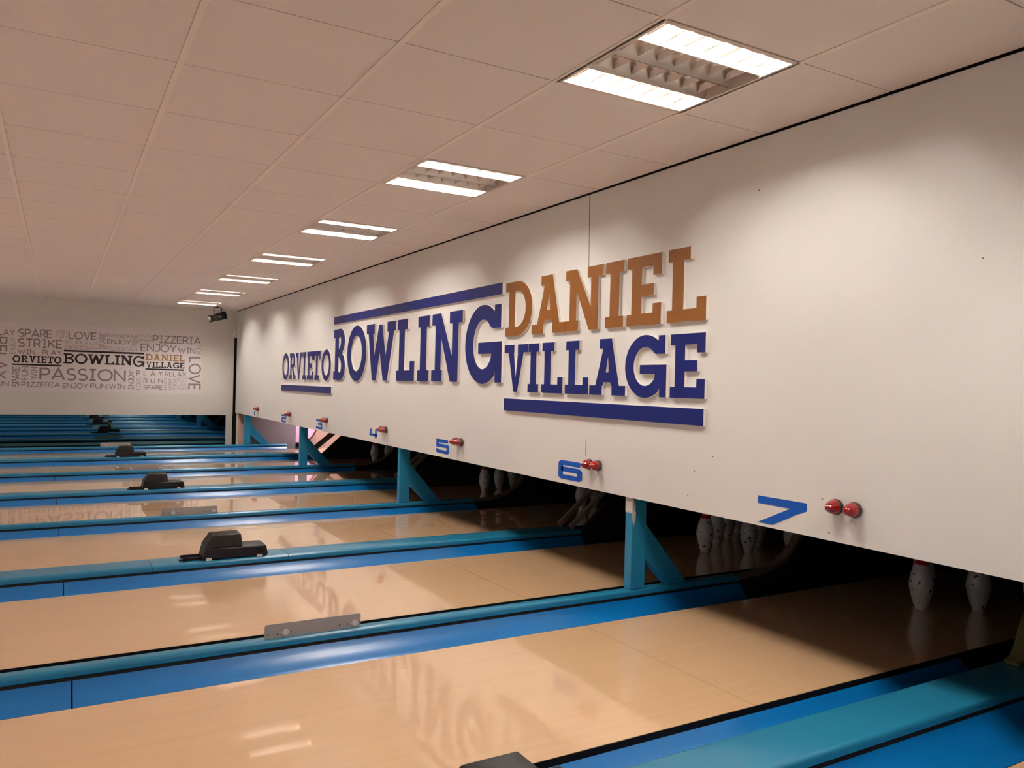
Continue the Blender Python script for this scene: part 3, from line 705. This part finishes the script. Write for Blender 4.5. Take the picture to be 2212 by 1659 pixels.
# ------------------------------------------------------------------ printed word panel on the far wall
def gl(ch):
    """single-line geometric capitals: (width, strokes) in a unit-high box"""
    A = arc
    return {
     'A': (.86, [[(0, 0), (.43, 1), (.86, 0)], [(.17, .3), (.69, .3)]]),
     'D': (.82, [[(0, 0), (0, 1), (.35, 1)]+A(.35, .5, .47, .5, 90, -90, 12)+[(0, 0)]]),
     'E': (.58, [[(.58, 1), (0, 1), (0, 0), (.58, 0)], [(0, .5), (.52, .5)]]),
     'F': (.58, [[(.58, 1), (0, 1), (0, 0)], [(0, .5), (.52, .5)]]),
     'G': (.9, [A(.48, .5, .48, .5, 45, 315, 20)+[(.84, .48), (.5, .48)]]),
     'I': (.46, [[(0, 1), (.46, 1)], [(.23, 1), (.23, 0)], [(0, 0), (.46, 0)]]),
     'J': (.56, [[(.12, 1), (.56, 1), (.56, .28)]+A(.28, .28, .28, .28, 0, -160, 8)]),
     'K': (.70, [[(0, 1), (0, 0)], [(.68, 1), (.02, .42)], [(.24, .6), (.70, 0)]]),
     'L': (.56, [[(0, 1), (0, 0), (.56, 0)]]),
     'N': (.78, [[(0, 0), (0, 1), (.78, 0), (.78, 1)]]),
     'O': (1.0, [A(.5, .5, .5, .5, 0, 352, 44)+['c']]),
     'P': (.62, [[(0, 0), (0, 1), (.34, 1)]+A(.34, .72, .28, .28, 90, -90, 10)+[(0, .44)]]),
     'R': (.66, [[(0, 0), (0, 1), (.34, 1)]+A(.34, .72, .28, .28, 90, -90, 10)+[(0, .44)], [(.34, .44), (.66, 0)]]),
     'S': (.62, [A(.31, .75, .29, .25, 35, 250, 12)+A(.31, .25, .31, .25, 70, -145, 12)]),
     'T': (.66, [[(0, 1), (.66, 1)], [(.33, 1), (.33, 0)]]),
     'U': (.74, [[(0, 1), (0, .37)]+A(.37, .37, .37, .37, 180, 360, 12)+[(.74, 1)]]),
     'V': (.84, [[(0, 1), (.42, 0), (.84, 1)]]),
     'W': (1.2, [[(0, 1), (.32, 0), (.6, .95), (.88, 0), (1.2, 1)]]),
     'X': (.74, [[(0, 1), (.74, 0)], [(0, 0), (.74, 1)]]),
     'Y': (.78, [[(0, 1), (.39, .42), (.78, 1)], [(.39, .42), (.39, 0)]]),
     'Z': (.66, [[(0, 1), (.66, 1), (0, 0), (.66, 0)]])}[ch]
# places of the words on the wall, in metres: left x, right x, top z, bottom z
def put_word(mb, text, xa, xb, z1, z0, mode='h', th=.14, gap=.2):
    """mode h: along x; u: reads upwards; d: reads downwards"""
    if mode == 'h':
        wd, hh = xb-xa, z1-z0; tr = lambda u, v: (xa+u, z0+v)
    else:
        wd, hh = z1-z0, xb-xa
        tr = (lambda u, v: (xb-v, z0+u)) if mode == 'u' else (lambda u, v: (xa+v, z1-u))
    tot = sum(gl(c)[0] for c in text)+gap*(len(text)-1); t = th*hh/2
    ks = (wd-2*t)/tot; kz = hh-2*t; cur = 0
    f = lambda u, v, d: (u, YL-d, v)
    for c in text:
        gw, strokes = gl(c)
        for st in strokes:
            closed = st[-1] == 'c'; pts = st[:-1] if closed else st
            P = [(t+(cur+x)*ks, t+z*kz) for x, z in pts]
            L, R = ribbon(P, t, closed)
            L = [tr(*p) for p in L]; R = [tr(*p) for p in R]
            if closed:
                big, sm = (L, R) if abs(area(L)) > abs(area(R)) else (R, L)
                mb.prism(big, f, .0032, .0036, holes=[sm])
            else:
                n = len(L); v = [f(*p, .0036) for p in L]+[f(*p, .0036) for p in R]
                mb.add(v, [(i, i+1, n+i+1, n+i) for i in range(n-1)])
        cur += gw+gap
pan = thing('word_panel', 'printed panel of grey words on the far wall, black lettering across its middle', 'panel', (0, YL, 0))
mb = MB(); mb.box((-3.82, YL-.003, .847), (-.535, YL-.0005, 1.90)); pb = mb.build('sheet', M['poster'], pan)
pb.location = (0, -YL, 0)
GREY = [('PLAY', -3.475, -3.205, 1.784, 1.689, 'h'), ('SPARE', -3.167, -2.716, 1.805, 1.677, 'h'), ('LOVE', -2.5, -2.11, 1.8, 1.679, 'h'), ('STRIKE', -3.168, -2.574, 1.661, 1.523, 'h'),
        ('WIN', -3.164, -2.938, 1.496, 1.414, 'h'), ('PLAY', -2.847, -2.584, 1.496, 1.415, 'h'), ('PIZZERIA', -1.301, -0.556, 1.805, 1.679, 'h'), ('ENJOY', -1.477, -0.931, 1.661, 1.53, 'h'),
        ('WIN', -0.915, -0.64, 1.624, 1.523, 'h'), ('PASSION', -2.875, -1.682, 1.225, 1.031, 'h'), ('PIZZERIA', -3.107, -2.596, 1.0, 0.922, 'h'), ('ENJOY', -2.561, -2.211, 0.991, 0.911, 'h'),
        ('FUN', -2.183, -1.948, 0.993, 0.915, 'h'), ('WIN', -1.92, -1.686, 0.995, 0.913, 'h'), ('ENJOY', -1.961, -1.623, 1.707, 1.63, 'h'), ('FUN', -3.491, -3.267, 1.005, 0.921, 'h'),
        ('RUN', -1.421, -1.133, 1.098, 1.018, 'h', 0.14, 0.75), ('SPARE', -1.418, -1.132, 0.984, 0.912, 'h'), ('PLAY', -1.527, -1.132, 1.22, 1.133, 'h', 0.14, 0.85), ('RELAX', -1.102, -0.773, 1.214, 1.137, 'h'),
        ('RELAX', -3.462, -3.3, 1.667, 1.034, 'd', 0.13), ('LOVE', -0.741, -0.544, 1.472, 0.914, 'd', 0.13), ('SPARE', -3.229, -3.132, 1.227, 0.921, 'u', 0.13), ('FUN', -3.107, -3.021, 1.232, 1.027, 'u', 0.13),
        ('WIN', -2.991, -2.904, 1.228, 1.041, 'u', 0.13), ('ENJOY', -1.645, -1.559, 1.217, 0.913, 'u', 0.14)]
FAINT = [('WIN', -2.674, -2.517, 1.808, 1.754, 'h'), ('FUN', -2.673, -2.515, 1.743, 1.692, 'h'), ('SPARE', -2.071, -1.979, 1.801, 1.531, 'u', 0.13), ('PASSION', -1.963, -1.61, 1.796, 1.733, 'h'),
        ('PIZZERIA', -1.975, -1.601, 1.587, 1.523, 'h'), ('STRIKE', -1.601, -1.522, 1.803, 1.532, 'u', 0.13), ('RUN', -1.518, -1.309, 1.805, 1.76, 'h', 0.14, 0.7), ('SPARE', -1.51, -1.311, 1.73, 1.684, 'h'),
        ('RELAX', -2.545, -2.302, 1.662, 1.601, 'h'), ('RUN', -2.272, -2.075, 1.65, 1.603, 'h', 0.14, 0.7), ('PASSION', -2.543, -2.193, 1.582, 1.517, 'h'), ('FUN', -2.171, -2.071, 1.574, 1.526, 'h'),
        ('FUN', -0.613, -0.543, 1.665, 1.523, 'u', 0.13), ('ENJOY', -3.269, -3.196, 1.659, 1.413, 'u', 0.12), ('LOVE', -1.53, -1.459, 1.11, 0.907, 'u', 0.13), ('PASSION', -1.114, -1.07, 1.125, 0.91, 'u', 0.13),
        ('SPARE', -1.05, -0.988, 1.108, 0.912, 'u', 0.13), ('STRIKE', -0.975, -0.916, 1.11, 0.913, 'u', 0.13), ('RELAX', -0.903, -0.768, 1.131, 1.092, 'h'), ('PLAY', -0.902, -0.767, 1.081, 1.038, 'h'),
        ('LOVE', -0.901, -0.766, 1.022, 0.98, 'h'), ('FUN', -0.899, -0.764, 0.968, 0.918, 'h')]
for name, L_, m in (('printed_word', GREY, 'pgrey'), ('faint_word', FAINT, 'pfaint')):
    for q in L_:
        mb = MB(); put_word(mb, *q); mb.build(name, M[m], pb)
def put_slab(mb, text, X0_, X1_, Z1, Z0, gapf=.05, bold=.17):
    wid = {'I': .5, 'L': .85, 'E': .85, 'T': .9, 'N': 1.1, 'A': 1.1, 'V': 1.05, 'W': 1.5, 'O': 1.12, 'D': 1.05, 'B': .95, 'R': 1.05, 'G': 1.1}
    tot = sum(wid[c] for c in text)+gapf*(len(text)-1); k = (X1_-X0_)/tot; hh = Z1-Z0; cur = X0_
    f = lambda u, v, d: (u, YL-d, v)
    for c in text:
        wd = wid[c]*k; z = Z0; h = hh
        if c == 'G' and text == 'BOWLING': z, h = Z0-.12*hh, hh*1.12
        out, holes = slab(c, wd, h, bold*hh, bold*.8*hh)
        mb.prism([(cur+u, z+v) for u, v in out], f, .0032, .0036, holes=[[(cur+u, z+v) for u, v in q] for q in holes]); cur += wd+gapf*k
for txt, xa, xb, z1, z0, gp, bd, m in (('ORVIETO', -3.228, -2.586, 1.398, 1.29, 0.1, 0.2, 'pblack'), ('BOWLING', -2.559, -1.414, 1.454, 1.298, 0.05, 0.19, 'pblack'), ('VILLAGE', -1.394, -0.808, 1.366, 1.272, 0.08, 0.2, 'pblack'), ('DANIEL', -1.4, -0.807, 1.495, 1.388, 0.08, 0.2, 'pgold')):
    mb = MB(); put_slab(mb, txt, xa, xb, z1, z0, gp, bd); tag(mb.build('bold_word', M[m], pb), ('gold' if m == 'pgold' else 'black')+' printed word '+txt)
for a, b, z1, z0 in ((-3.233, -2.583, 1.272, 1.249), (-2.557, -1.422, 1.509, 1.481), (-1.398, -0.816, 1.259, 1.234)):
    mb = MB(); mb.box((a, YL-.0036, z0), (b, YL-.0032, z1)); mb.build('rule_line', M['pblack'], pb)

# ------------------------------------------------------------------ turn everything of the lane frame by the small angle
RZ = Matrix.Rotation(.01166, 4, 'Z')
bpy.context.view_layer.update()
for o in LANE: o.matrix_world = RZ @ o.matrix_world
